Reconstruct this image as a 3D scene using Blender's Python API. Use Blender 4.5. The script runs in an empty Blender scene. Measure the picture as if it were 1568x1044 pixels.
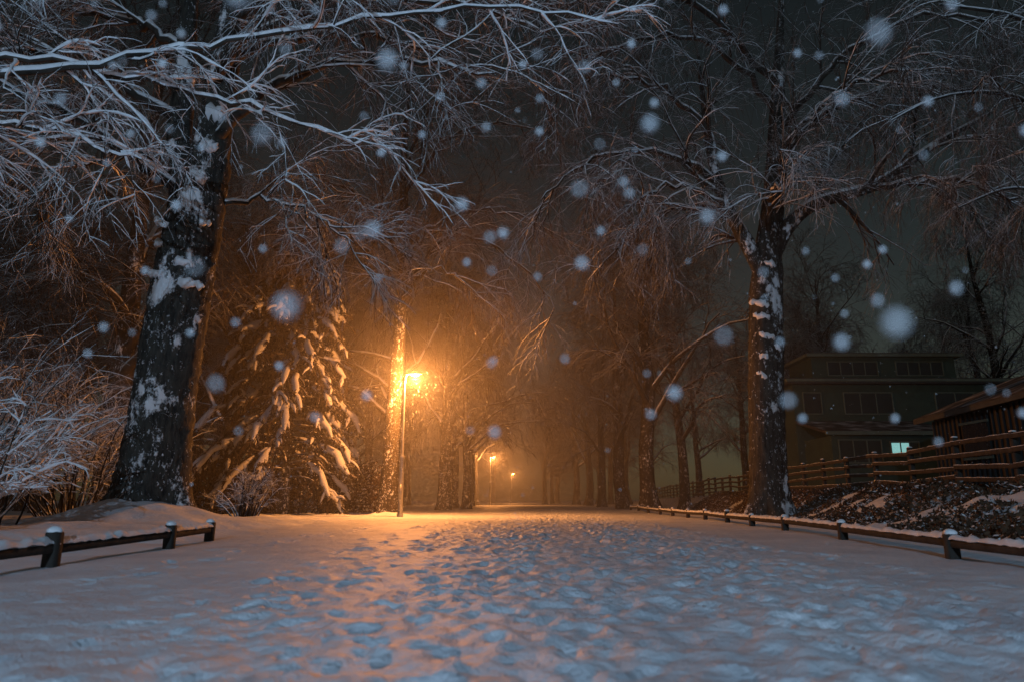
import bpy, math
import numpy as np
rng = np.random.default_rng(11)
scene = bpy.context.scene
COL = scene.collection

# ------------------------------------------------------------------ mesh builder
class MB:
    def __init__(s): s.V=[]; s.F=[]; s.n=0
    def add(s, v, f, mat=0):
        v=np.asarray(v,dtype=np.float64).reshape(-1,3); f=np.asarray(f,dtype=np.int64)
        s.V.append(v); s.F.append((f+s.n,mat)); s.n+=len(v)
    def mesh(s, name, mats, smooth=True):
        V=np.concatenate(s.V)
        loops=np.concatenate([f.ravel() for f,_ in s.F])
        tot=np.concatenate([np.full(len(f),f.shape[1]) for f,_ in s.F])
        mi=np.concatenate([np.full(len(f),m) for f,m in s.F])
        st=np.concatenate([[0],np.cumsum(tot)[:-1]])
        me=bpy.data.meshes.new(name)
        me.vertices.add(len(V)); me.vertices.foreach_set('co',V.astype(np.float32).ravel())
        me.loops.add(len(loops)); me.loops.foreach_set('vertex_index',loops.astype(np.int32))
        me.polygons.add(len(tot)); me.polygons.foreach_set('loop_start',st.astype(np.int32))
        me.polygons.foreach_set('material_index',mi.astype(np.int32))
        me.polygons.foreach_set('use_smooth',np.full(len(tot),bool(smooth)))
        for m in mats: me.materials.append(m)
        me.update(calc_edges=True)
        return me

def obj(name, me, loc=(0,0,0), rotz=0, sc=1, parent=None):
    o=bpy.data.objects.new(name,me); COL.objects.link(o)
    o.location=loc; o.rotation_euler=(0,0,rotz); o.scale=(sc,sc,sc)
    if parent: o.parent=parent
    return o
def empty(name, loc=(0,0,0)):
    o=bpy.data.objects.new(name,None); COL.objects.link(o); o.location=loc; return o

def nrm(a): return a/(np.linalg.norm(a,axis=-1,keepdims=True)+1e-9)

def tube(mb,P,R,S,mat=0,lobes=None):
    P=np.asarray(P,float); R=np.asarray(R,float)
    if P.ndim==2: P=P[None]; R=R[None]
    N,K,_=P.shape
    T=nrm(np.gradient(P,axis=1))
    ref=np.where(np.abs(T.mean(1)[:,2:3])>.8, np.array([[1.,.13,0]]), np.array([[0.,.1,1.]]))[:,None,:]
    U=nrm(ref-(ref*T).sum(-1,keepdims=True)*T); W=np.cross(T,U)
    a=np.arange(S)*2*np.pi/S
    rr=R[:,:,None]*np.ones(S)
    if lobes is not None: rr=rr*lobes
    V=P[:,:,None,:]+rr[...,None]*(np.cos(a)[None,None,:,None]*U[:,:,None,:]+np.sin(a)[None,None,:,None]*W[:,:,None,:])
    n=np.arange(N)[:,None,None]*K*S; k=np.arange(K-1)[None,:,None]*S; s=np.arange(S)[None,None,:]; s2=(s+1)%S
    F=np.stack([n+k+s,n+k+s2,n+k+S+s2,n+k+S+s],-1).reshape(-1,4)
    mb.add(V.reshape(-1,3),F,mat)

def snow_over(mb,P,R,S,mat,add=.012,fac=.8,off=.6):
    T=nrm(np.gradient(P,axis=1)); h=np.sqrt(np.clip(1-T[...,2]**2,0,1))
    h=np.clip((h-.25)/.6,0,1)
    wob=.5+1.*rng.random(R.shape)
    Q=P.copy(); Q[...,2]+=(off*R+add*.5)*h
    r=(R*fac+add*wob)*h
    r[:,-1]*=.4
    tube(mb,Q,r,S,mat)

def resample(pts,rad,K):
    pts=np.asarray(pts,float); rad=np.asarray(rad,float)
    d=np.concatenate([[0],np.cumsum(np.linalg.norm(np.diff(pts,axis=0),axis=1))])
    t=np.linspace(0,d[-1],K)
    P=np.stack([np.interp(t,d,pts[:,i]) for i in range(3)],1); R=np.interp(t,d,rad)
    for _ in range(max(1,K//8)):
        P[1:-1]=.25*P[:-2]+.5*P[1:-1]+.25*P[2:]
    return P,R

def spawn(P,R,nc,t0,t1,a0,a1,L0,K,noise,grav,rf=.55,rmin=.006,taper=.8,up=0.,lshrink=.5):
    N,K0,_=P.shape
    idx=np.repeat(np.arange(N),nc); M=len(idx)
    st=np.tile(np.arange(nc),N)
    t=t0+(t1-t0)*(st+rng.random(M))/nc
    f=np.clip(t*(K0-1),0,K0-1.001); i=f.astype(int); w=(f-i)[:,None]
    pos=P[idx,i]*(1-w)+P[idx,i+1]*w
    tan=nrm(P[idx,i+1]-P[idx,i]); r0=R[idx,i]*(1-w[:,0])+R[idx,i+1]*w[:,0]
    rv=nrm(rng.normal(size=(M,3))); pp=nrm(rv-(rv*tan).sum(-1,keepdims=True)*tan)
    a=np.radians(a0+(a1-a0)*rng.random(M))[:,None]
    d=np.cos(a)*tan+np.sin(a)*pp; d[:,2]+=up; d=nrm(d)
    L=L0*(1-lshrink*t)*(.5+.9*rng.random(M))
    pts=[pos]; step=(L/(K-1))[:,None]
    for k in range(1,K):
        d=nrm(d+noise*rng.normal(size=(M,3))+np.array([0,0,grav*k/(K-1)]))
        pos=pos+d*step; pts.append(pos)
    CP=np.stack(pts,1)
    rb=np.maximum(r0*rf,rmin)
    CR=np.maximum(rb[:,None]*(1-taper*np.linspace(0,1,K))[None],rmin*.6)
    return CP,CR

# ------------------------------------------------------------------ materials
def newmat(name):
    m=bpy.data.materials.new(name); m.use_nodes=True; nt=m.node_tree
    return m,nt,nt.nodes['Principled BSDF']
def N(nt,t,**k):
    n=nt.nodes.new(t)
    for a,b in k.items(): setattr(n,a,b)
    return n
def noise(nt,scale,detail=4,rough=.6,vec=None):
    n=N(nt,'ShaderNodeTexNoise'); n.inputs['Scale'].default_value=scale; n.inputs['Detail'].default_value=detail; n.inputs['Roughness'].default_value=rough
    if vec is not None: nt.links.new(vec,n.inputs['Vector'])
    return n
def objco(nt): return N(nt,'ShaderNodeTexCoord').outputs['Object']
def ramp(nt,src,stops):
    r=N(nt,'ShaderNodeValToRGB'); nt.links.new(src,r.inputs[0])
    e=r.color_ramp.elements
    e[0].position,e[0].color=stops[0][0],(*stops[0][1],1); e[1].position,e[1].color=stops[-1][0],(*stops[-1][1],1)
    for p,c in stops[1:-1]:
        q=e.new(p); q.color=(*c,1)
    return r.outputs[0]
def math_(nt,op,a,b=None,c=None):
    m=N(nt,'ShaderNodeMath',operation=op)
    for i,v in enumerate((a,b,c)):
        if v is None: continue
        if isinstance(v,(int,float)): m.inputs[i].default_value=v
        else: nt.links.new(v,m.inputs[i])
    return m.outputs[0]
def maprange(nt,v,a,b):
    m=N(nt,'ShaderNodeMapRange',interpolation_type='SMOOTHSTEP'); nt.links.new(v,m.inputs[0]); m.inputs[1].default_value=a; m.inputs[2].default_value=b
    return m.outputs[0]
def mixc(nt,f,a,b):
    m=N(nt,'ShaderNodeMix',data_type='RGBA')
    nt.links.new(f,m.inputs[0])
    for i,v in ((6,a),(7,b)):
        if isinstance(v,tuple): m.inputs[i].default_value=(*v,1)
        else: nt.links.new(v,m.inputs[i])
    return m.outputs[2]
def bump(nt,b,h,s,d):
    n=N(nt,'ShaderNodeBump'); n.inputs['Strength'].default_value=s; n.inputs['Distance'].default_value=d
    nt.links.new(h,n.inputs['Height']); nt.links.new(n.outputs[0],b.inputs['Normal'])
SNOW=(.80,.84,.90)

def snowy(name,dark,light,z0,z1,nscale=3,nz_noise=.3,rough=.85,tscale=6,wind=0.,bumpd=.02,bscale=14,stretch=1,dobump=True,snowcol=SNOW):
    """a surface colour with settled snow where it faces up (and, with wind, where blown snow sticks)"""
    m,nt,b=newmat(name); co=objco(nt)
    g=N(nt,'ShaderNodeNewGeometry'); sx=N(nt,'ShaderNodeSeparateXYZ'); nt.links.new(g.outputs['Normal'],sx.inputs[0])
    n=noise(nt,nscale,2 if dobump else 1,.6,co).outputs[0]
    if dobump:
        mp=N(nt,'ShaderNodeMapping'); nt.links.new(co,mp.inputs[0]); mp.inputs['Scale'].default_value=(1,1,stretch)
        base=ramp(nt,noise(nt,tscale,3,.7,mp.outputs[0]).outputs[0],[(.3,dark),(.7,light)])
    else: base=ramp(nt,n,[(.3,light),(.7,dark)])
    v=math_(nt,'ADD',sx.outputs[2],math_(nt,'MULTIPLY',math_(nt,'SUBTRACT',n,.5),nz_noise))
    f=maprange(nt,v,z0,z1)
    if wind:
        mp2=N(nt,'ShaderNodeMapping'); nt.links.new(co,mp2.inputs[0]); mp2.inputs['Scale'].default_value=(1.3,1.3,.8)
        n2=noise(nt,1.1,6,.70,mp2.outputs[0]).outputs[0]
        wv=math_(nt,'ADD',n2,math_(nt,'MULTIPLY_ADD',sx.outputs[1],-.07,math_(nt,'MULTIPLY',sx.outputs[0],.02)))
        f2=maprange(nt,wv,wind,wind+.06)
        n3=noise(nt,9,3,.75,mp2.outputs[0]).outputs[0]
        f3=maprange(nt,math_(nt,'ADD',n3,math_(nt,'MULTIPLY',wv,.5)),.86,.92)
        f=math_(nt,'MAXIMUM',f,math_(nt,'MAXIMUM',f2,math_(nt,'MULTIPLY',f3,.7)))
    c=mixc(nt,f,base,snowcol); nt.links.new(c,b.inputs['Base Color']); b.inputs['Roughness'].default_value=rough
    if dobump:
        h=noise(nt,bscale,5,.7,mp.outputs[0]).outputs[0]
        bump(nt,b,math_(nt,'ADD',h,math_(nt,'MULTIPLY',f,.8)),.8,bumpd)
    b.inputs['Specular IOR Level'].default_value=.2
    return m
BARK=snowy('bark',(.014,.014,.014),(.08,.075,.064),.55,.8,3,.5,wind=.605,bumpd=.06,bscale=9,stretch=.22,tscale=9)
BARKD=snowy('bark_bare',(.020,.017,.013),(.07,.058,.042),.6,.9,3,.5,wind=.74,bumpd=.05,bscale=12,stretch=.25,tscale=10)
BARKFAR=snowy('bark_background',(.016,.015,.013),(.05,.044,.036),.55,.8,3,.5,wind=.69,dobump=False)
LIMB=snowy('limb_bark',(.02,.018,.015),(.06,.05,.042),.05,.45,4,.6,dobump=False)
TWIG=snowy('twig',(.03,.022,.018),(.07,.05,.04),-.2,.45,5,.9,dobump=False)
TWIGFAR=snowy('twig_background',(.03,.022,.018),(.07,.05,.04),.1,.8,1.5,1.0,dobump=False)
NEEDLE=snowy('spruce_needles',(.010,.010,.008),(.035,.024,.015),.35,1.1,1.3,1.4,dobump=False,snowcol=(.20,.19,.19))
LEAF=snowy('dry_leaves',(.035,.022,.013),(.11,.065,.038),.55,.95,2.5,1.2,dobump=False)
def mk_snow(name='snow',k=1.):
    m,nt,b=newmat(name); co=objco(nt)
    c=ramp(nt,noise(nt,6,1,.6,co).outputs[0],[(.3,(.70*k,.74*k,.80*k)),(.7,(.84*k,.87*k,.92*k))]); nt.links.new(c,b.inputs['Base Color']); b.inputs['Roughness'].default_value=.7
    return m
SNOWM=mk_snow()
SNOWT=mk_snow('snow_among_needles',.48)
def mk_ground():
    m,nt,b=newmat('snow_ground'); co=objco(nt)
    c=ramp(nt,noise(nt,.9,4,.6,co).outputs[0],[(.3,(.58,.62,.69)),(.7,(.80,.84,.90))])
    nt.links.new(c,b.inputs['Base Color']); b.inputs['Roughness'].default_value=.55
    a=noise(nt,7,5,.65,co).outputs[0]; d=noise(nt,60,2,.7,co).outputs[0]
    bump(nt,b,math_(nt,'ADD',a,math_(nt,'MULTIPLY',d,.2)),.8,.06); return m
GROUND=mk_ground()
WOOD=snowy('weathered_wood',(.022,.02,.018),(.06,.052,.045),.75,.95,6,.3,tscale=5,stretch=.3,bumpd=.006,bscale=30)
def plain(name,c,rough=.6,metal=0,em=None,es=0,var=.25):
    m,nt,b=newmat(name); co=objco(nt)
    cc=ramp(nt,noise(nt,2.5,5,.65,co).outputs[0],[(.3,tuple(x*(1-var) for x in c)),(.7,tuple(min(1,x*(1+var)) for x in c))])
    nt.links.new(cc,b.inputs['Base Color']); b.inputs['Roughness'].default_value=rough; b.inputs['Metallic'].default_value=metal
    if em: b.inputs['Emission Color'].default_value=(*em,1); b.inputs['Emission Strength'].default_value=es
    return m
POLE=plain('painted_steel',(.25,.25,.24),.5,.3)
LENS=plain('lamp_lens',(.8,.7,.5),.3,0,(1,.50,.15),80)
LENSB=plain('lamp_lens_cool',(.8,.8,.8),.3,0,(.6,.8,1),30)
WALL=plain('house_render',(.028,.056,.044),.9)
TRIM=plain('house_trim',(.085,.12,.10),.7)
ROOFT=plain('house_roof_felt',(.04,.045,.045),.9)
ROOFS=snowy('roof_felt_thin_snow',(.03,.03,.03),(.06,.06,.06),.85,1.5,1.3,1.0,dobump=False)
GLASS=plain('dark_glass',(.02,.025,.03),.12)
TIMBER=plain('dark_timber_wall',(.018,.018,.018),.85)
LITWIN=plain('lit_window',(.2,.3,.3),.4,0,(.42,.95,.9),.5)

# ------------------------------------------------------------------ terrain
def vnoise(x,y,seed):
    r=np.random.default_rng(seed); G=r.random((256,256))
    xi=np.floor(x).astype(int); yi=np.floor(y).astype(int); fx=x-xi; fy=y-yi
    fx=fx*fx*(3-2*fx); fy=fy*fy*(3-2*fy); g=lambda a,b: G[a%256,b%256]
    return (g(xi,yi)*(1-fx)+g(xi+1,yi)*fx)*(1-fy)+(g(xi,yi+1)*(1-fx)+g(xi+1,yi+1)*fx)*fy-.5
def sst(a,b,x):
    t=np.clip((x-a)/(b-a),0,1); return t*t*(3-2*t)
def fence_x(y): return 10.7+(y-14)*.095
def rail_x(y): return np.interp(y,[-4,5,8.3,12.1,15.4,20.7,27,33,45],[3.9,4.75,5.13,5.65,5.95,6.45,6.75,6.95,7.6])
def terrain(x,y):
    x=np.asarray(x,float); y=np.asarray(y,float)
    fx=fence_x(y); xs=np.minimum(5.9+(y-8)*.2,fx-2.2); xs=np.maximum(xs,rail_x(y)+.3)
    z=.85*sst(xs,fx-.4,x)+ .5*sst(fx,fx+9,x)
    z=z*(1-sst(85,130,y)*.5)
    z+=.30*sst(-5.2,-8,x)*sst(30,16,y)*.6
    z+=.55*np.exp(-(((x+9.3)/1.5)**2+((y-17.5)/1.3)**2))
    z+=.18*np.exp(-(((x+5.4)/.9)**2+((y-30.3)/.9)**2))+.2*np.exp(-(((x-8.8)/1.1)**2+((y-24)/1.1)**2))+.25*np.exp(-(((x-8.3)/1.1)**2+((y-42)/1.1)**2))
    off=sst(-4.6,-6,x)+sst(rail_x(y)+.2,rail_x(y)+1.5,x)
    z+=vnoise(x*.8,y*.8,3)*.10*off+vnoise(x*2.6,y*2.6,4)*.09*off+vnoise(x*.25,y*.25,5)*.05
    return z
ys=[-30,-20,-14,-10,-7,-5,-3.5,-2.5,-1.5,-.8,-.2,.3,.7,1.0]
while ys[-1]<46: ys.append(ys[-1]+max(.026,.003*ys[-1]))
while ys[-1]<600: ys.append(ys[-1]*1.04)
xf=list(np.arange(-4.8,6.6,.03))
r=[xf[-1]]
while r[-1]<16: r.append(r[-1]+.12)
while r[-1]<600: r.append(r[-1]*1.1)
l=[xf[0]]
while l[-1]>-14: l.append(l[-1]-.12)
while l[-1]>-600: l.append(l[-1]*1.1)
X=np.array(l[1:][::-1]+xf+r[1:]); Y=np.array(ys)
XX,YY=np.meshgrid(X,Y)
Z=terrain(XX,YY)
Z+=.014*vnoise(XX*4,YY*3,8)+.02*vnoise(XX*1.4,YY*1.1,9)
# footprints along wandering walking lines, half filled by fresh snow
WX=.11*vnoise(XX*6,YY*6,51); WY=.13*vnoise(XX*5,YY*5,52)
FP=np.zeros_like(Z)
for tr in range(42):
    x0=rng.normal(.55,1.6); ph=rng.random()*6; sl=rng.normal(.035,.018); side=1; y=.6+rng.random()*.5
    st=rng.uniform(.5,.72)*.68
    ymax=rng.choice([30,46,46]); dd=rng.uniform(.3,1.2)
    while y<ymax:
        px=x0+sl*y+.35*math.sin(y*.22+ph)+side*.1+rng.normal(0,.08); py=y+rng.normal(0,.1); side=-side; y+=st
        if px<-4 or px>rail_x(py)-.6 or rng.random()<.15: continue
        i0,i1=np.searchsorted(Y,[py-.45,py+.45]); j0,j1=np.searchsorted(X,[px-.35,px+.35])
        if i1<=i0 or j1<=j0: continue
        dx=XX[i0:i1,j0:j1]-px+WX[i0:i1,j0:j1]; dy=YY[i0:i1,j0:j1]-py+WY[i0:i1,j0:j1]; a=rng.normal(0,.5)
        u=dx*math.cos(a)+dy*math.sin(a); v=-dx*math.sin(a)+dy*math.cos(a)
        k=rng.uniform(.7,1.1)
        q=np.sqrt((u/(.060*k))**2+(v/(.12*k))**2); dep=rng.uniform(.018,.055)*dd
        FP[i0:i1,j0:j1]+= -dep*np.exp(-q**2.)+dep*.45*np.exp(-((q-1.6)/.5)**2)
FP=.055*np.tanh(FP/.055)
band=np.exp(-((XX-.7-.035*YY)/2.6)**4)*sst(60,30,YY)
near=sst(9,3,YY)
Z+=FP*(.62+.62*sst(5,15,YY))+band*(.040*vnoise(XX*7,YY*4.5,41)+.022*vnoise(XX*13,YY*9,42))+near*.045*np.maximum(0,vnoise(XX*5,YY*5.5,43))
mb=MB(); nx=len(X); ny=len(Y)
ii,jj=np.meshgrid(np.arange(ny-1),np.arange(nx-1),indexing='ij'); b0=ii*nx+jj
mb.add(np.stack([XX,YY,Z],-1).reshape(-1,3),np.stack([b0,b0+1,b0+nx+1,b0+nx],-1).reshape(-1,4))
obj('snow_ground',mb.mesh('snow_ground',[GROUND]))
def th(x,y): return float(terrain(np.array([x]),np.array([y]))[0])

# ------------------------------------------------------------------ trees
MATS=[BARK,LIMB,TWIG,SNOWM]
def trunk(mb,pts,rad,K=40,S=26,flare=0.,seed=0,mat=0):
    P,R=resample(pts,rad,K)
    z=P[:,2]-P[0,2]; a=np.arange(S)*2*np.pi/S
    lob=1+flare*np.exp(-z/.55)[:,None]*(1+.55*np.cos(5*a+seed)[None]+.25*np.cos(3*a+1.3*seed)[None])
    lob=lob+.05*np.sin(3*a+seed)[None]*np.ones((K,1))+.03*rng.normal(size=(K,S))
    tube(mb,P,R,S,mat,lob[None])
    return P,R
def crown(mb,limbs,c1,c2,c3,c4,L=(4.,2.2,1.2,.65),grav=(-.12,-.2,-.25,-.25),rm=(.03,.017,.011,.008),snow=1.,t0=.15,up=.1,far=False):
    P0=np.stack([resample(p,r_,14)[0] for p,r_ in limbs]); R0=np.stack([resample(p,r_,14)[1] for p,r_ in limbs])
    P1,R1=spawn(P0,R0,c1,t0,1,30,65,L[0],9,.12,grav[0],.5,rm[0],up=up)
    P2,R2=spawn(P1,R1,c2,.12,1,25,55,L[1],7,.12,grav[1],.55,rm[1])
    P3,R3=spawn(P2,R2,c3,.08,1,22,48,L[2],5,.11,grav[2],.6,rm[2])
    tube(mb,P1,R1,6,1); tube(mb,P2,R2,4,2); tube(mb,P3,R3,3,2)
    if not far:
        snow_over(mb,P1,R1,5,3,.014*snow); snow_over(mb,P2,R2,4,3,.008*snow)
        if snow>1: snow_over(mb,P3,R3,3,3,.005*snow)
    if c4:
        P4,R4=spawn(P3,R3,c4,.05,1,20,45,L[3],3,.12,grav[3],.7,rm[3])
        tube(mb,P4,R4,3,2)
def A(*p): return np.array(p,float)
def ledges(mb,items):
    """snow lodged on bark ledges: (centre, half width, thickness)"""
    for (c,rx,rz) in items:
        n=16; a=np.linspace(0,np.pi,n); P=np.stack([c[0]+rx*np.cos(a)[::-1],c[1]+.10*np.cos(a)+.12*np.cos(a)**2,c[2]+.12*np.cos(a)+rng.normal(0,.045,n)],1)
        tube(mb,P,(rz*np.sin(a)**.7+.01)*(.55+.8*rng.random(n)),9,3)

# big old tree, left
mb=MB()
trunk(mb,A([-9.3,18,-.1],[-9.3,18,1.2],[-9.28,18,3.4],[-9.15,18,6.2],[-8.95,18,8.8],[-8.75,18,10.2]),[.95,.84,.76,.78,.72,.58],70,40,.55,1.)
s1=(A([-8.85,18,9.2],[-8.6,17.9,11.1],[-8.5,17.8,13.7],[-8.1,17.6,17],[-7.6,17.4,20]),[.56,.48,.40,.28,.12])
s2=(A([-9.2,18,8.7],[-9.7,18.1,10.6],[-9.85,18.2,12.9],[-10.1,18.4,16.5],[-10.6,18.6,20]),[.42,.36,.30,.22,.1])
for s,k in ((s1,2.),(s2,3.)): trunk(mb,s[0],s[1],36,20,0,k)
ledges(mb,(((-8.75,17.38,6.3),.55,.13),((-8.95,17.3,6.9),.36,.11),((-8.5,17.55,11.4),.34,.26),((-8.6,17.5,10.4),.28,.16),((-8.7,17.38,9.4),.22,.16),((-9.5,17.35,7.4),.2,.08),((-8.45,17.45,8.1),.18,.08),((-9.55,17.3,8.0),.22,.09),((-9.4,17.25,6.5),.3,.1)))
limbs=[
 (A([-8.6,17.8,10.6],[-7.0,16.8,11.6],[-4.6,15.8,11.9],[-2.2,15,11.4],[-.4,14.2,10.4]),[.17,.12,.09,.06,.03]),
 (A([-8.6,17.6,12.4],[-7.2,15.6,13.0],[-5.0,13.5,12.6],[-2.8,11.5,11.6]),[.16,.11,.08,.04]),
 (A([-9.8,18,11.5],[-11.2,17,12.2],[-13.4,15.8,12.3],[-15.8,14.6,11.4]),[.16,.12,.09,.05]),
 (A([-9.5,17.6,9.2],[-10.8,15.8,10],[-12.2,14,10.2],[-13.6,12.6,9.6]),[.15,.1,.07,.04]),
 (A([-8.2,18.1,8.9],[-7.2,18.6,9.3],[-5.9,19,8.9],[-4.8,19.4,8.2]),[.08,.05,.035,.02]),
 (A([-9.9,17.9,10.2],[-11.4,17.6,10.2],[-12.8,17.4,9.4]),[.1,.07,.03]),
 (A([-8.5,18,13.5],[-7,19,15],[-4.6,20,15.8],[-2,21,15.6]),[.16,.12,.08,.04]),
 (A([-10,18.2,14],[-12,18.6,15.4],[-14.5,19,16]),[.16,.1,.04]),
 (A([-8.4,17.8,13.8],[-6.4,17,14.2],[-4,16.4,14.4],[-1.4,16,13.8],[1,15.8,12.6]),[.15,.11,.08,.05,.03]),
 (A([-8.1,17.6,15.6],[-5.2,17.6,17],[-2,17.6,17.2],[1.4,17.4,15.8]),[.14,.1,.07,.03]),
]
for p,r_ in limbs:
    P,R=resample(p,r_,18); P[2:-1]+=rng.normal(size=(15,3))*.08; tube(mb,P,R,9,1); snow_over(mb,P[None],R[None],8,3,.02,.75,.5)
crown(mb,limbs,9,6,5,3,L=(3.8,2.2,1.3,.8),grav=(-.06,-.14,-.2,-.2),snow=1.1)
obj('bare_tree',mb.mesh('bare_tree',MATS))

# near tree standing just outside the left of the view, boughs reach over the path
mb=MB()
trunk(mb,A([-12,10.5,-.1],[-11.9,10.6,2],[-11.7,10.7,5],[-11.6,10.8,8],[-11.7,11,13]),[.5,.45,.4,.33,.12],40,24,.5,4.)
limbs=[
 (A([-11.6,10.7,7.2],[-9.4,10.8,8.1],[-7.4,11,8.35],[-6.0,11,8.75],[-3.9,11,9.1],[-1.7,11,9.55],[.6,11,9.6],[2.0,11.1,9.3]),[.09,.065,.05,.042,.036,.028,.02,.012]),
 (A([-11.6,10.7,8.0],[-9,11.2,8.7],[-6.6,11.6,8.4],[-4.6,11.6,7.7],[-3.0,11.6,7.2],[-2.0,11.6,7.0]),[.07,.05,.035,.027,.018,.012]),
 (A([-11.6,10.7,6.6],[-10,11,7.2],[-8.4,11.4,7.3],[-7,11.8,6.9]),[.07,.05,.03,.015]),
 (A([-11.6,10.8,9],[-9.4,10.2,10.6],[-6.5,10.3,11],[-3.5,10.6,10.8]),[.09,.06,.04,.02]),
]
for p,r_ in limbs:
    P,R=resample(p,r_,30); P[2:-1]+=rng.normal(size=(27,3))*.045; tube(mb,P,R,7,1); snow_over(mb,P[None],R[None],7,3,.020,.85,.6)
crown(mb,limbs,12,5,4,2,L=(2.4,1.2,.7,.4),rm=(.012,.008,.006,.0045),grav=(-.14,-.2,-.2,-.2),snow=1.5,t0=.2,up=-.05)
obj('bare_tree',mb.mesh('bare_tree_near',MATS))

# big tree, right
mb=MB()
trunk(mb,A([8.75,24,-.1],[8.8,24,1.2],[9.0,24,4.4],[9.3,24,8],[9.5,24,9.6],[9.95,24,11.9],[10.45,24,16.1],[11,24,20.5]),[.64,.60,.60,.58,.48,.38,.26,.1],80,30,.6,2.)
ledges(mb,(((8.9,23.5,7.5),.30,.12),((8.95,23.5,7.0),.26,.10),((9.0,23.48,6.3),.28,.10),((8.85,23.5,5.6),.18,.09),((9.3,23.5,5.9),.16,.07),((8.75,23.5,4.9),.14,.08),((9.3,23.5,9.0),.24,.12)))
main=[
 (A([9.35,24,8.6],[8.7,23.8,9.9],[8.0,23.6,11.1],[7.5,23.4,12.8],[7.2,23,15],[7,22.6,17]),[.34,.28,.22,.17,.11,.05]),
 (A([9.5,24,9.3],[10.3,23.8,10.7],[11.2,23.6,11.4],[13.3,23.2,11.8],[15.6,22.8,13.4],[17.5,22.4,14.4]),[.34,.27,.22,.18,.12,.05]),
]
for p,r_ in main: trunk(mb,p,r_,30,16,0,3.); P,R=resample(p,r_,30); snow_over(mb,P[None],R[None],10,3,.02,.75,.45)
limbs=main+[
 (A([7.7,23.5,12.2],[6,23,13],[4,22.4,13],[2.2,22,12],[1,21.6,10.6]),[.14,.1,.075,.045,.03]),
 (A([8,23.6,11],[6.8,22.8,11.6],[5.2,22,11.4],[3.8,21.2,10.2]),[.11,.08,.05,.03]),
 (A([8.1,23.8,11.2],[7.2,24.6,11.8],[5.8,25.4,11.8],[4.2,26,10.6],[3.4,26.4,9.4]),[.11,.085,.06,.04,.03]),
 (A([10.2,24,13.5],[12,23.4,15.2],[14.5,23,16],[17,22.4,15.4]),[.16,.12,.08,.04]),
 (A([10.3,24,15.5],[8.8,23.4,17.4],[6.6,23,18.2],[4.6,22.6,17.6],[2.4,22.4,16.4]),[.14,.1,.07,.05,.03]),
 (A([10,24,13],[10.6,22.4,14],[11.2,20.4,14.2],[11.8,18.4,13.4]),[.13,.09,.06,.04]),
 (A([13.3,23.2,11.8],[15,22,11.6],[16.8,21,10.4]),[.12,.08,.04]),
 (A([9.6,24,10.2],[9.2,22.6,11],[8.8,21,10.8],[8.4,19.4,9.8]),[.12,.08,.05,.03]),
 (A([7.3,23.2,14.4],[5.6,22.8,15.8],[3.4,22.4,16],[1.4,22,14.8]),[.11,.08,.05,.03]),
 (A([10.5,24,16.6],[7.4,22.2,18.6],[4,21.2,18.8],[.8,20.6,17.2]),[.14,.1,.07,.03]),
 (A([10.4,24,14.6],[12.4,22.6,17],[15,21.6,18],[17.6,21,17.2]),[.14,.1,.07,.03]),
]
for p,r_ in limbs[2:]:
    P,R=resample(p,r_,18); P[2:-1]+=rng.normal(size=(15,3))*.08; tube(mb,P,R,8,1); snow_over(mb,P[None],R[None],7,3,.018,.75,.5)
crown(mb,limbs,10,6,5,3,L=(3.8,2.3,1.3,.85),grav=(-.14,-.22,-.25,-.25),snow=1.)
obj('bare_tree',mb.mesh('bare_tree_right',MATS))

# tree just right of the view with hanging twigs
mb=MB()
trunk(mb,A([17.5,17,.8],[17.4,17,5],[17.2,17,10],[17.1,17,16]),[.4,.34,.26,.08],40,20,.4,4.)
limbs=[(A([17.3,17,8],[15.4,16.8,10.4],[13.4,16.4,11.4],[11.2,16,11.],[9.6,15.6,10.]),[.12,.08,.055,.035,.02]),
 (A([17.2,17,9],[15.4,16,12],[13,15.2,12.8],[10.6,14.6,12.6]),[.1,.07,.05,.025]),
 (A([17.3,17,7],[15.8,17.6,8.8],[14.2,18,9.4],[12.8,18.2,8.8]),[.1,.065,.04,.02])]
for p,r_ in limbs:
    P,R=resample(p,r_,18); tube(mb,P,R,8,1); snow_over(mb,P[None],R[None],7,3,.010,.7,.5)
crown(mb,limbs,12,6,4,3,L=(3.,2.,1.2,.8),grav=(-.3,-.5,-.6,-.6),rm=(.014,.009,.007,.005),snow=.4)
obj('bare_tree',mb.mesh('bare_tree_hanging',[BARK,LIMB,TWIGFAR,SNOWM]))

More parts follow.
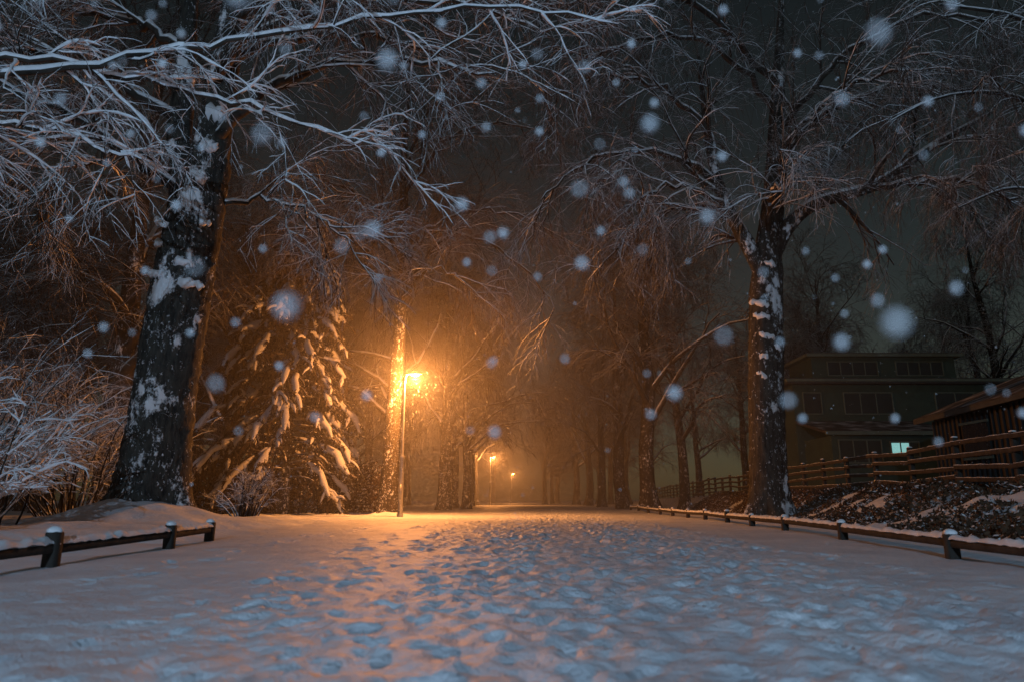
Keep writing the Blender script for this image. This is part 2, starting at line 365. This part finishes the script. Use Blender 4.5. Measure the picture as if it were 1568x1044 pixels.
# tree beside the lamp
mb=MB()
trunk(mb,A([-5.45,30.6,-.1],[-5.4,30.6,1.5],[-5.3,30.6,5],[-5.15,30.6,9],[-5.1,30.6,12],[-5.3,30.6,17],[-5.2,30.6,22]),[.38,.35,.33,.28,.24,.16,.06],60,22,.6,5.)
limbs=[(A([-5.15,30.6,9],[-4,29.6,11.4],[-2.6,28.8,12.5],[-.6,28.2,11.6],[1.2,27.8,9.6],[1.8,27.6,8.4]),[.13,.1,.075,.055,.035,.02]),
 (A([-5.15,30.6,9.4],[-6.6,29.6,11.8],[-8.6,28.8,12.6],[-10.4,28.2,12.2]),[.13,.1,.07,.04]),
 (A([-5.1,30.6,10.8],[-5.6,28.6,12.6],[-6.6,26.8,13.2],[-7.6,25.4,12.8]),[.12,.08,.05,.03]),
 (A([-5.1,30.6,11.4],[-4,31.4,13.8],[-2,32,15],[.4,32.4,14.8],[2.4,32.4,13.6]),[.12,.09,.07,.05,.03]),
 (A([-5.1,30.6,12.4],[-7,30.4,14.8],[-9,30,15.6],[-11,29.6,15]),[.12,.09,.06,.03]),
 (A([-5.3,30.6,15],[-3.4,30,17.6],[-1,29.6,18.4],[1.2,29.4,17.8]),[.12,.08,.05,.03]),
 (A([-5.3,30.6,16],[-4.4,30,18.8],[-2.6,29.6,20.4]),[.1,.07,.03]),
 (A([-5.15,30.6,9.6],[-4.2,28.8,10.4],[-3,27.2,10.2],[-1.8,26,9]),[.1,.07,.045,.02])]
for p,r_ in limbs:
    P,R=resample(p,r_,18); P[2:-1]+=rng.normal(size=(15,3))*.08; tube(mb,P,R,8,1); snow_over(mb,P[None],R[None],7,3,.014,.75,.5)
crown(mb,limbs,10,6,5,3,L=(3.4,2.1,1.3,.8),grav=(-.06,-.18,-.25,-.25),snow=.8)
obj('bare_tree',mb.mesh('bare_tree_lamp',[BARKD,LIMB,TWIG,SNOWM]))

# generic avenue / background trees
protos=[]
for k in range(4):
    mb=MB(); H=[19,22,17,21][k]; r0=[.48,.42,.36,.5][k]
    z=np.linspace(0,H,9); pts=np.stack([np.cumsum(rng.normal(0,.16,9)),np.cumsum(rng.normal(0,.16,9)),z-.1],1); pts[0,:2]=0
    rad=r0*(1-.9*(z/H)**1.3)
    P,R=trunk(mb,pts,rad,34,14,.5,k*1.7)
    P0=resample(pts,rad,14)
    P1,R1=spawn(P0[0][None],P0[1][None],15,.24,.98,35,65,7.5,10,.12,-.03,.5,.05,up=.25,lshrink=.5)
    limbs=[(P1[i],R1[i]) for i in range(len(P1))]
    tube(mb,P1,R1,7,1)
    snow_over(mb,P1,R1,5,3,.015,.7,.5)
    crown(mb,limbs,6,5,4,2,L=(3.6,2.2,1.5,1.1),grav=(-.1,-.15,-.22,-.22),rm=(.03,.018,.015,.012),far=True)
    protos.append(mb.mesh('bare_tree_form',[BARKFAR,LIMB,TWIGFAR,SNOWM]))
for (x,y,k,s) in [(8.3,42,0,1.),(8.9,56,3,1.),(9.0,70,1,.95),(9.4,86,0,1.),(9.5,104,3,1.),(-4.6,47,1,1.),(-3.4,52,2,.9),(-5.2,62,3,.95),(-4.8,78,0,.95),(-4.9,94,1,1.),(-6.8,40,2,1.1),(11.8,48,2,1.),(5.6,118,2,1.)]:
    obj('bare_tree',protos[k],(x,y,th(x,y)-.05),rng.random()*6.28,s)
wood=empty('distant_trees')
cand=[]
for _ in range(38): cand.append((-12-rng.random()**1.2*32,28+rng.random()*60))
for _ in range(22): cand.append((14+rng.random()*46,58+rng.random()*60))
for _ in range(14): cand.append((-32+rng.random()*60,122+rng.random()*50))
i=0
for (x,y) in cand:
    if x>-16.5 and x<-5 and y<37: continue
    if abs(x+.5)<4.2 and y<150: continue
    obj('tree_%d'%i,protos[i%4],(x,y,th(x,y)-.1),rng.random()*6.28,.8+.4*rng.random(),wood); i+=1

# ------------------------------------------------------------------ spruce
mb=MB(); cx,cy,H=-10.6,32.4,13.6
P,R=resample(A([cx,cy,-.1],[cx,cy,H]),[.3,.04],20); tube(mb,P,R,12,0)
M=120; hz=1.6+(H-1.8)*(np.arange(M)/M)**.9; ang=np.arange(M)*2.4+rng.normal(0,.35,M)
Lb=(5.6*(1-hz/(H+.6))**.7+.4)*(.6+.5*rng.random(M))
t=np.linspace(0,1,9)
rad=Lb[:,None]*(t-.12*t**3); dz=Lb[:,None]*(.22*t-.62*t**2.2)
PB=np.stack([cx+rad*np.cos(ang)[:,None],cy+rad*np.sin(ang)[:,None],hz[:,None]+dz],-1)+rng.normal(0,.05,(M,9,3)); RB=.06*(1-.8*t)[None]*np.ones((M,1))
# flat drooping fans of side shoots on each bough
P2,R2=spawn(PB,RB,18,.3,1,35,70,.95,5,.08,-.5,.6,.02,lshrink=.35)
P3,R3=spawn(P2,R2,14,.02,1,40,80,.24,3,.1,-.5,.6,.028,taper=.4)
tube(mb,PB,RB,6,0); tube(mb,P2,R2+.035,5,1); tube(mb,P3,R3,3,1)
# pads of snow bowing down the outer boughs
Q=PB[:,4:].copy(); Q[...,2]+=.09; n_=len(Q)
tube(mb,Q,(.10+.10*rng.random((n_,5)))*np.array([.5,1,1.1,1.,.4]),8,2)
sel=rng.random(len(P2))<.22; Q=P2[sel].copy(); Q[...,2]+=.06
tube(mb,Q,(.05+.07*rng.random((len(Q),5)))*np.array([.7,1,1,.8,.25]),6,2)
obj('spruce_tree',mb.mesh('spruce_tree',[BARKFAR,NEEDLE,SNOWT]))

# ------------------------------------------------------------------ shrubs
def shrub(name,x,y,H,spread,n,snow=1.,c=(7,6,4)):
    mb=MB(); z0=th(x,y)-.05
    a=rng.random(n)*6.28; el=np.radians(rng.uniform(48,88,n))
    d=np.stack([np.cos(a)*np.cos(el),np.sin(a)*np.cos(el),np.sin(el)],1)
    p=np.stack([x+np.cos(a)*.35*spread*rng.random(n),y+np.sin(a)*.35*spread*rng.random(n),np.full(n,z0)],1)
    L=H*(.6+.5*rng.random(n)); pts=[p]
    for k in range(1,10):
        d=nrm(d+.07*rng.normal(size=(n,3))+np.array([0,0,-.05*k/3])); p=p+d*(L/9)[:,None]; pts.append(p)
    P=np.stack(pts,1); R=.022*(1-.75*np.linspace(0,1,10))[None]*(.7+.8*rng.random(n))[:,None]
    P2,R2=spawn(P,R,c[0],.25,1,25,55,H*.32,5,.12,-.12,.6,.008)
    P3,R3=spawn(P2,R2,c[1],.1,1,25,50,H*.15,3,.15,-.1,.7,.006)
    tube(mb,P,R,5,0); tube(mb,P2,R2,4,1); tube(mb,P3,R3,3,1)
    snow_over(mb,P,R,5,2,.016*snow); snow_over(mb,P2,R2,4,2,.012*snow)
    if snow>1: snow_over(mb,P3,R3,3,2,.009*snow)
    obj(name,mb.mesh(name,[LIMB,TWIG,SNOWM]))
shrub('snowy_shrub',-9.4,11.6,2.3,2.0,26,1.5,(6,5,4))
shrub('snowy_shrub',-10.8,14.2,2.9,2.2,30,1.2)
shrub('snowy_shrub',-8.5,9.8,1.3,1.4,20,1.3)
shrub('snowy_shrub',-14.0,18.,5.6,2.6,50,.5)
shrub('snowy_shrub',-12.6,20.,4.4,2.6,44,.4)
shrub('snowy_shrub',-8.2,21.5,1.5,1.2,34,.3)
shrub('snowy_shrub',-17.5,22,5.8,3.,50,.4)

def leaves(name,pts,size,mat):
    n=len(pts); u=nrm(rng.normal(size=(n,3))); w=nrm(np.cross(u,rng.normal(size=(n,3))))
    s=size*(.6+.8*rng.random(n))[:,None]
    V=np.stack([pts-u*s,pts+w*s*.5,pts+u*s,pts-w*s*.5],1)
    mb=MB(); mb.add(V.reshape(-1,3),np.arange(n*4).reshape(-1,4)); return obj(name,mb.mesh(name,[mat],False))
n=24000; x=rng.uniform(-19,-6.4,n); y=35.4+rng.normal(0,.45,n); top=2.3+.5*vnoise(x*.7,y*.7,21)*2
z=rng.random(n)**.8*top; leaves('beech_hedge',np.stack([x,y,z+terrain(x,y)],1),.075,LEAF)
n=76000; y=5+rng.random(n)**1.3*42; fx=fence_x(y); xs=np.maximum(np.minimum(5.9+(y-8)*.2,fx-2.2),rail_x(y)+.3)
x=xs+.2+(fx-xs+.6)*rng.random(n)
den=vnoise(x*1.4,y*1.4,31)+.35*vnoise(x*4,y*4,32)
k=den>-.24; x,y,den=x[k],y[k],den[k]
z=terrain(x,y)+np.clip(den+.22,0,1)*.45*rng.random(len(x)); leaves('undergrowth',np.stack([x,y,z],1),.05,LEAF)

# ------------------------------------------------------------------ fences
def beam(mb,p,q,w,h,mat=0):
    p=np.array(p,float); q=np.array(q,float); t=nrm(q-p); s=nrm(np.cross(t,[0,0,1.])); u=np.cross(s,t); b=min(w,h)*.15
    prof=[(-w/2+b,-h/2),(w/2-b,-h/2),(w/2,-h/2+b),(w/2,h/2-b),(w/2-b,h/2),(-w/2+b,h/2),(-w/2,h/2-b),(-w/2,-h/2+b)]
    ra=[p+s*a+u*c for a,c in prof]; rb=[q+s*a+u*c for a,c in prof]
    mb.add(ra+rb,[[i,(i+1)%8,8+(i+1)%8,8+i] for i in range(8)],mat); 
    mb.add(ra,[list(range(8))[::-1]],mat); mb.add(rb,[list(range(8))],mat)
def post(mb,x,y,z0,z1,w,mat=0,snow=None,cap=.06):
    b=w*.12; prof=[(-w/2+b,-w/2),(w/2-b,-w/2),(w/2,-w/2+b),(w/2,w/2-b),(w/2-b,w/2),(-w/2+b,w/2),(-w/2,w/2-b),(-w/2,-w/2+b)]
    ra=[(x+a,y+c,z0) for a,c in prof]; rb=[(x+a,y+c,z1) for a,c in prof]; rc=[(x+a*.8,y+c*.8,z1+.015) for a,c in prof]
    mb.add(ra+rb+rc,[[i,(i+1)%8,8+(i+1)%8,8+i] for i in range(8)]+[[8+i,8+(i+1)%8,16+(i+1)%8,16+i] for i in range(8)],mat); mb.add(rc,[list(range(8))],mat)
    if snow is not None:
        dome(mb,x,y,z1+.01,w*.58,cap,snow)
def dome(mb,x,y,z,r,h,mat):
    t=np.linspace(0,1,6); P=np.stack([np.full(6,x),np.full(6,y),z+h*np.sin(t*np.pi/2)],1); R=r*np.cos(t*np.pi/2)+.0005
    R[0]=r*.9
    S=12; a=np.arange(S)*2*np.pi/S; V=P[:,None,:]+R[:,None,None]*np.stack([np.cos(a),np.sin(a),0*a],1)[None]*(1+.12*rng.normal(size=(1,S,1)))
    k=np.arange(5)[:,None]*S; s=np.arange(S)[None]; s2=(s+1)%S
    mb.add(V.reshape(-1,3),np.stack([k+s,k+s2,k+S+s2,k+S+s],-1).reshape(-1,4),mat)
def snowstrip(mb,p,q,w,h,mat,n=14):
    P,_=resample([p,q],[1,1],n); P=P+rng.normal(0,.006,P.shape)
    T=nrm(np.array(q,float)-np.array(p,float)); s=nrm(np.cross(T,[0,0,1.]))
    a=np.linspace(0,np.pi,7); hh=h*(.6+.8*rng.random(n)); 
    V=P[:,None,:]+s[None,None]*(np.cos(a)*w/2)[None,:,None]+np.array([0,0,1.])*(np.sin(a)[None,:]*hh[:,None])[...,None]
    k=np.arange(n-1)[:,None]*7; j=np.arange(6)[None]
    mb.add(V.reshape(-1,3),np.stack([k+j,k+7+j,k+8+j,k+1+j],-1).reshape(-1,4),mat)
def knee_rail(name,posts):
    mb=MB(); 
    for (x,y) in posts:
        z=th(x,y); post(mb,x,y,z-.1,z+.29+rng.normal(0,.02),.13,0,1,.06)
    for (a,b) in zip(posts[:-1],posts[1:]):
        za=th(*a)+.18+rng.normal(0,.008); zb=th(*b)+.18+rng.normal(0,.008)
        p=(a[0],a[1],za); q=(b[0],b[1],zb); beam(mb,p,q,.09,.09,0)
        snowstrip(mb,(p[0],p[1],za+.047),(q[0],q[1],zb+.047),.115,.055,1,40)
    obj(name,mb.mesh(name,[WOOD,SNOWM],True))
knee_rail('knee_rail_fence',[(-4.35,1.2),(-4.45,4.2),(-4.58,7.1),(-4.68,9.7),(-4.95,11.6)])
knee_rail('knee_rail_fence',[(float(rail_x(y)),y) for y in (-2,1.5,5,8.3,12.1,15.4,18.3,21.2,24.1,27,30,33,37,41,45)])
mb=MB(); fy=list(np.arange(3.0,86,2.35)); pv=None
for y in fy:
    x=float(fence_x(y)); z=th(x,y); hgt=1.25+rng.normal(0,.03)
    post(mb,x,y,z-.2,z+hgt,.13,0,1,.035)
    if pv:
        for j,h in enumerate((.28,.57,.86,1.13)):
            j1,j2=rng.normal(0,.025,2)
            p=(pv[0]-.085,pv[1],pv[2]+h+j1); q=(x-.085,y,z+h+j2); beam(mb,p,q,.035,.10,0)
            snowstrip(mb,(p[0],p[1],p[2]+.051),(q[0],q[1],q[2]+.051),.03,.009,1)
    pv=(x,y,z)
obj('post_and_rail_fence',mb.mesh('post_and_rail_fence',[WOOD,SNOWM],True))

# ------------------------------------------------------------------ house
def box(mb,x0,x1,y0,y1,z0,z1,mat=0):
    v=[(x,y,z) for z in (z0,z1) for y in (y0,y1) for x in (x0,x1)]
    mb.add(v,[[0,2,3,1],[4,5,7,6],[0,1,5,4],[2,6,7,3],[0,4,6,2],[1,3,7,5]],mat)
H=empty('flat_roofed_house')
def part(name,mb,mats,par,smooth=False): return obj(name,mb.mesh(name,mats,smooth),parent=par)
mb=MB(); box(mb,16.6,36,40,45,.3,7.3); box(mb,18.4,27.2,41.2,44.6,7.64,9.2); box(mb,17,23.2,36.6,39.99,.3,4.0); part('walls',mb,[WALL],H)
mb=MB(); box(mb,16.1,36.5,39.4,45.5,7.3,7.4,0); box(mb,16.0,36.6,39.3,45.6,7.403,7.56,1); box(mb,16.1,36.5,39.4,45.5,7.563,7.62,2)
box(mb,18.0,27.6,40.8,45.0,9.2,9.38,1); box(mb,18.1,27.5,40.9,44.9,9.383,9.44,2); part('roof',mb,[ROOFT,TRIM,ROOFS],H)
mb=MB()
v=[(16.6,36.1,4.05),(23.6,36.1,4.05),(23.6,39.98,5.0),(16.6,39.98,5.0)]; v2=[(a,b,c+.16) for a,b,c in v]
mb.add(v+v2,[[0,3,2,1],[0,1,5,4],[1,2,6,5],[2,3,7,6],[3,0,4,7],[4,5,6,7]],0)
box(mb,16.5,23.7,36.0,36.09,4.0,4.2,1); part('porch_roof',mb,[ROOFS,TRIM],H)
def window(mb,x0,x1,z0,z1,y,n=2,lit=None):
    f=.06
    box(mb,x0-f,x1+f,y-.06,y-.002,z0-f,z0,0); box(mb,x0-f,x1+f,y-.06,y-.002,z1,z1+f,0)
    box(mb,x0-f,x0,y-.06,y-.002,z0+.001,z1-.001,0); box(mb,x1,x1+f,y-.06,y-.002,z0+.001,z1-.001,0)
    for i in range(n):
        a=x0+(x1-x0)*i/n; b=x0+(x1-x0)*(i+1)/n
        box(mb,a+.03,b-.03,y-.03,y-.004,z0+.03,z1-.03,2 if lit is not None and i in lit else 1)
        if i: box(mb,a-.03,a+.03,y-.05,y-.004,z0+.001,z1-.001,0)
mb=MB()
for (a,b,n) in ((17.2,18.2,1),(19.6,22.4,3),(25,28.4,3),(30,33,3)): window(mb,a,b,5.6,6.8,40,n)
for (a,b,n) in ((25,28.4,3),(30,33,3)): window(mb,a,b,2.6,4.1,40,n)
for (a,b,n) in ((19.4,22.4,4),(23.6,26.4,4)): window(mb,a,b,8.1,8.9,41.2,n)
window(mb,17.4,19.6,2.6,3.75,36.6,3); window(mb,20.15,21.6,2.95,3.65,36.6,3,(0,1))
part('windows',mb,[TRIM,GLASS,LITWIN],H)
B=empty('timber_barn')
mb=MB(); 
def quadprism(mb,pts,z0,z1,mat=0):
    v=[(a,b,z0) for a,b in pts]+[(a,b,z1) for a,b in pts]
    mb.add(v,[[0,1,5,4],[1,2,6,5],[2,3,7,6],[3,0,4,7],[4,5,6,7]],mat)
quadprism(mb,[(13.9,15),(20,14),(21.4,23.6),(15.2,24.6)],.3,3.5)
for i in range(34):
    t=i/33; x=13.9+1.3*t; y=15+9.6*t; box(mb,x-.07,x-.01,y-.02,y+.03,.8,3.4,0)
mb.add([(13.9,15,3.5),(20,14,3.5),(16.9,14.5,4.7)],[[0,1,2]],0); mb.add([(15.2,24.6,3.5),(21.4,23.6,3.5),(18.2,24.1,4.7)],[[0,2,1]],0)
part('walls',mb,[TIMBER],B)
mb=MB(); lo=[(13.3,14.5,3.35),(14.8,25.2,3.35)]; hi=[(16.85,13.9,4.8),(18.35,24.7,4.8)]; ro=[(20.7,13.3,3.35),(22.1,24.1,3.35)]
def slab(mb,q,th_,m0,m1):
    q=[np.array(a,float) for a in q]; up=np.array([0,0,th_]); v=q+[a+up for a in q]
    mb.add(v,[[0,3,2,1],[0,1,5,4],[1,2,6,5],[2,3,7,6],[3,0,4,7]],m0); v3=[a+up*1.01 for a in q]+[a+up*1.01+np.array([0,0,.05]) for a in q]; mb.add(v3,[[0,1,5,4],[1,2,6,5],[2,3,7,6],[3,0,4,7],[4,5,6,7]],m1)
slab(mb,[lo[0],hi[0],hi[1],lo[1]],.14,0,1); slab(mb,[hi[0],ro[0],ro[1],hi[1]],.14,0,1); part('roof',mb,[ROOFT,ROOFS],B)
mb=MB()
for t in (.25,.7):
    x=13.9+1.3*t-.1; y=15+9.6*t; box(mb,x-.04,x+.02,y-.6,y+.6,2.0,3.0,0); box(mb,x-.07,x-.042,y-.7,y+.7,1.9,1.98,1); box(mb,x-.07,x-.042,y-.7,y+.7,3.02,3.1,1)
part('windows',mb,[GLASS,TRIM],B)

# ------------------------------------------------------------------ street lamps
def lathe_x(mb,c,rx,ry,rz,mat,zlo=-1,zhi=1,S=16,K=9):
    ph=np.linspace(np.arcsin(zlo),np.arcsin(zhi),K); a=np.arange(S)*2*np.pi/S
    V=np.stack([c[0]+rx*np.cos(ph)[:,None]*np.cos(a),c[1]+ry*np.cos(ph)[:,None]*np.sin(a),c[2]+rz*np.sin(ph)[:,None]*np.ones(S)],-1)
    k=np.arange(K-1)[:,None]*S; s=np.arange(S)[None]; s2=(s+1)%S
    mb.add(V.reshape(-1,3),np.stack([k+s,k+s2,k+S+s2,k+S+s],-1).reshape(-1,4),mat)
def street_lamp(x,y,H,power,color,lens,rot=0.,rad=.09):
    z0=th(x,y); e=empty('street_lamp',(x,y,z0)); e.rotation_euler=(0,0,rot)
    mb=MB()
    pr=[(0,.13),(.12,.13),(.14,.105),(2.3,.10),(2.38,.115),(2.46,.10),(2.6,.062),(H-.35,.042)]
    P=A(*[(0,0,a-.1*(i==0)) for i,(a,b) in enumerate(pr)]); tube(mb,P,np.array([b for a,b in pr]),16,0)
    P,R=resample(A([0,0,H-.4],[0.02,0,H-.1],[.08,0,H+.02],[.16,0,H+.05],[.24,0,H+.06]),[.042,.04,.036,.034,.034],14); tube(mb,P,R,12,0)
    box(mb,-.05,.05,-.112,-.098,.7,1.3,0)
    obj('pole',mb.mesh('lamp_pole',[POLE]),parent=e)
    mb=MB(); lathe_x(mb,(.44,0,H+.05),.30,.13,.085,0,-.05,1); lathe_x(mb,(.44,0,H+.03),.27,.115,.02,0,-1,1); dome(mb,.44,0,H+.125,.16,.04,1)
    obj('head',mb.mesh('lamp_head',[POLE,SNOWM]),parent=e)
    mb=MB(); lathe_x(mb,(.44,0,H+.02),.20,.10,.075,0,-1,-.05); obj('lens',mb.mesh('lamp_lens',[lens]),parent=e)
    L=bpy.data.lights.new('bulb','POINT'); L.energy=power; L.color=color; L.shadow_soft_size=rad
    lo=bpy.data.objects.new('bulb',L); COL.objects.link(lo); lo.parent=e; lo.location=(.44,0,H-.17)
ORANGE=(1.,.34,.078)
street_lamp(-4.6,28.9,5.9,5200,ORANGE,LENS,0,.10)
street_lamp(-2.9,92,6.2,4500,ORANGE,LENS)
street_lamp(-.2,150,6.2,4500,ORANGE,LENS)
street_lamp(-1.5,-14,6.2,7400,(.48,.73,1.),LENSB,1.2)

# ------------------------------------------------------------------ falling snow
g=(1+5**.5)/2
IV=nrm(A([-1,g,0],[1,g,0],[-1,-g,0],[1,-g,0],[0,-1,g],[0,1,g],[0,-1,-g],[0,1,-g],[g,0,-1],[g,0,1],[-g,0,-1],[-g,0,1]))
IF=np.array([[0,11,5],[0,5,1],[0,1,7],[0,7,10],[0,10,11],[1,5,9],[5,11,4],[11,10,2],[10,7,6],[7,1,8],[3,9,4],[3,4,2],[3,2,6],[3,6,8],[3,8,9],[4,9,5],[2,4,11],[6,2,10],[8,6,7],[9,8,1]])
def flakes(mb,P,r):
    n=len(P); V=P[:,None,:]+r[:,None,None]*IV[None]*(.8+.4*rng.random((n,12,1)))
    mb.add(V.reshape(-1,3),(IF[None]+12*np.arange(n)[:,None,None]).reshape(-1,3))
mb=MB()
n=380; P=np.stack([rng.uniform(-1.3,1.3,n),rng.uniform(.36,1.35,n),rng.uniform(.74,1.9,n)],1); flakes(mb,P,rng.uniform(.003,.0068,n))
n=600; P=np.stack([rng.uniform(-4,4,n),rng.uniform(1.5,7,n),rng.uniform(.3,6,n)],1); flakes(mb,P,rng.uniform(.0018,.004,n))
n=2600; P=np.stack([rng.uniform(-14,14,n),rng.uniform(7,26,n),rng.uniform(.1,14,n)],1); flakes(mb,P,rng.uniform(.003,.006,n))
n=7000; P=np.stack([rng.normal(-3.2,2.8,n),rng.uniform(23,33,n),np.abs(rng.normal(3,2.0,n))+.1],1); flakes(mb,P,rng.uniform(.006,.014,n))
obj('falling_snow',mb.mesh('falling_snow',[SNOWM]))

# haze of fine falling snow filling the avenue
m=bpy.data.materials.new('snow_haze'); m.use_nodes=True; nt=m.node_tree; nt.nodes.remove(nt.nodes['Principled BSDF'])
vs=N(nt,'ShaderNodeVolumeScatter'); vs.inputs['Color'].default_value=(.95,.93,.9,1); vs.inputs['Density'].default_value=.0095; vs.inputs['Anisotropy'].default_value=.4
nt.links.new(vs.outputs[0],nt.nodes['Material Output'].inputs['Volume'])
mb=MB(); box(mb,-20,14,20,180,-1,18); obj('snow_haze',mb.mesh('snow_haze',[m],False))

# ------------------------------------------------------------------ world, faint night-sky glow, camera
w=bpy.data.worlds.new('World'); scene.world=w; w.use_nodes=True; nt=w.node_tree
sky=N(nt,'ShaderNodeTexSky',sky_type='NISHITA'); sky.sun_disc=False; sky.sun_elevation=math.radians(38); sky.sun_rotation=math.radians(200)
mx=N(nt,'ShaderNodeMix',data_type='RGBA',blend_type='MULTIPLY'); mx.inputs[0].default_value=1; nt.links.new(sky.outputs[0],mx.inputs[6]); mx.inputs[7].default_value=(1.0,.84,.54,1)
bg=nt.nodes['Background']; nt.links.new(mx.outputs[2],bg.inputs[0]); bg.inputs[1].default_value=.0095
L=bpy.data.lights.new('sun','SUN'); L.energy=.05; L.angle=math.radians(12); L.color=(.5,.75,1.)
o=bpy.data.objects.new('sun',L); COL.objects.link(o); o.rotation_euler=(math.radians(52),0,math.radians(-20))

cam=bpy.data.cameras.new('camera'); co=bpy.data.objects.new('camera',cam); COL.objects.link(co); scene.camera=co
cam.lens=24; cam.sensor_width=36; cam.clip_end=2000; cam.clip_start=.05
co.location=(0,0,.65); co.rotation_euler=(math.radians(90+13.1),0,0)
cam.dof.use_dof=True; cam.dof.focus_distance=24; cam.dof.aperture_fstop=1.4
scene.view_settings.view_transform='Standard'; scene.view_settings.look='None'; scene.view_settings.exposure=0
print('verts',sum(len(m.vertices) for m in bpy.data.meshes))
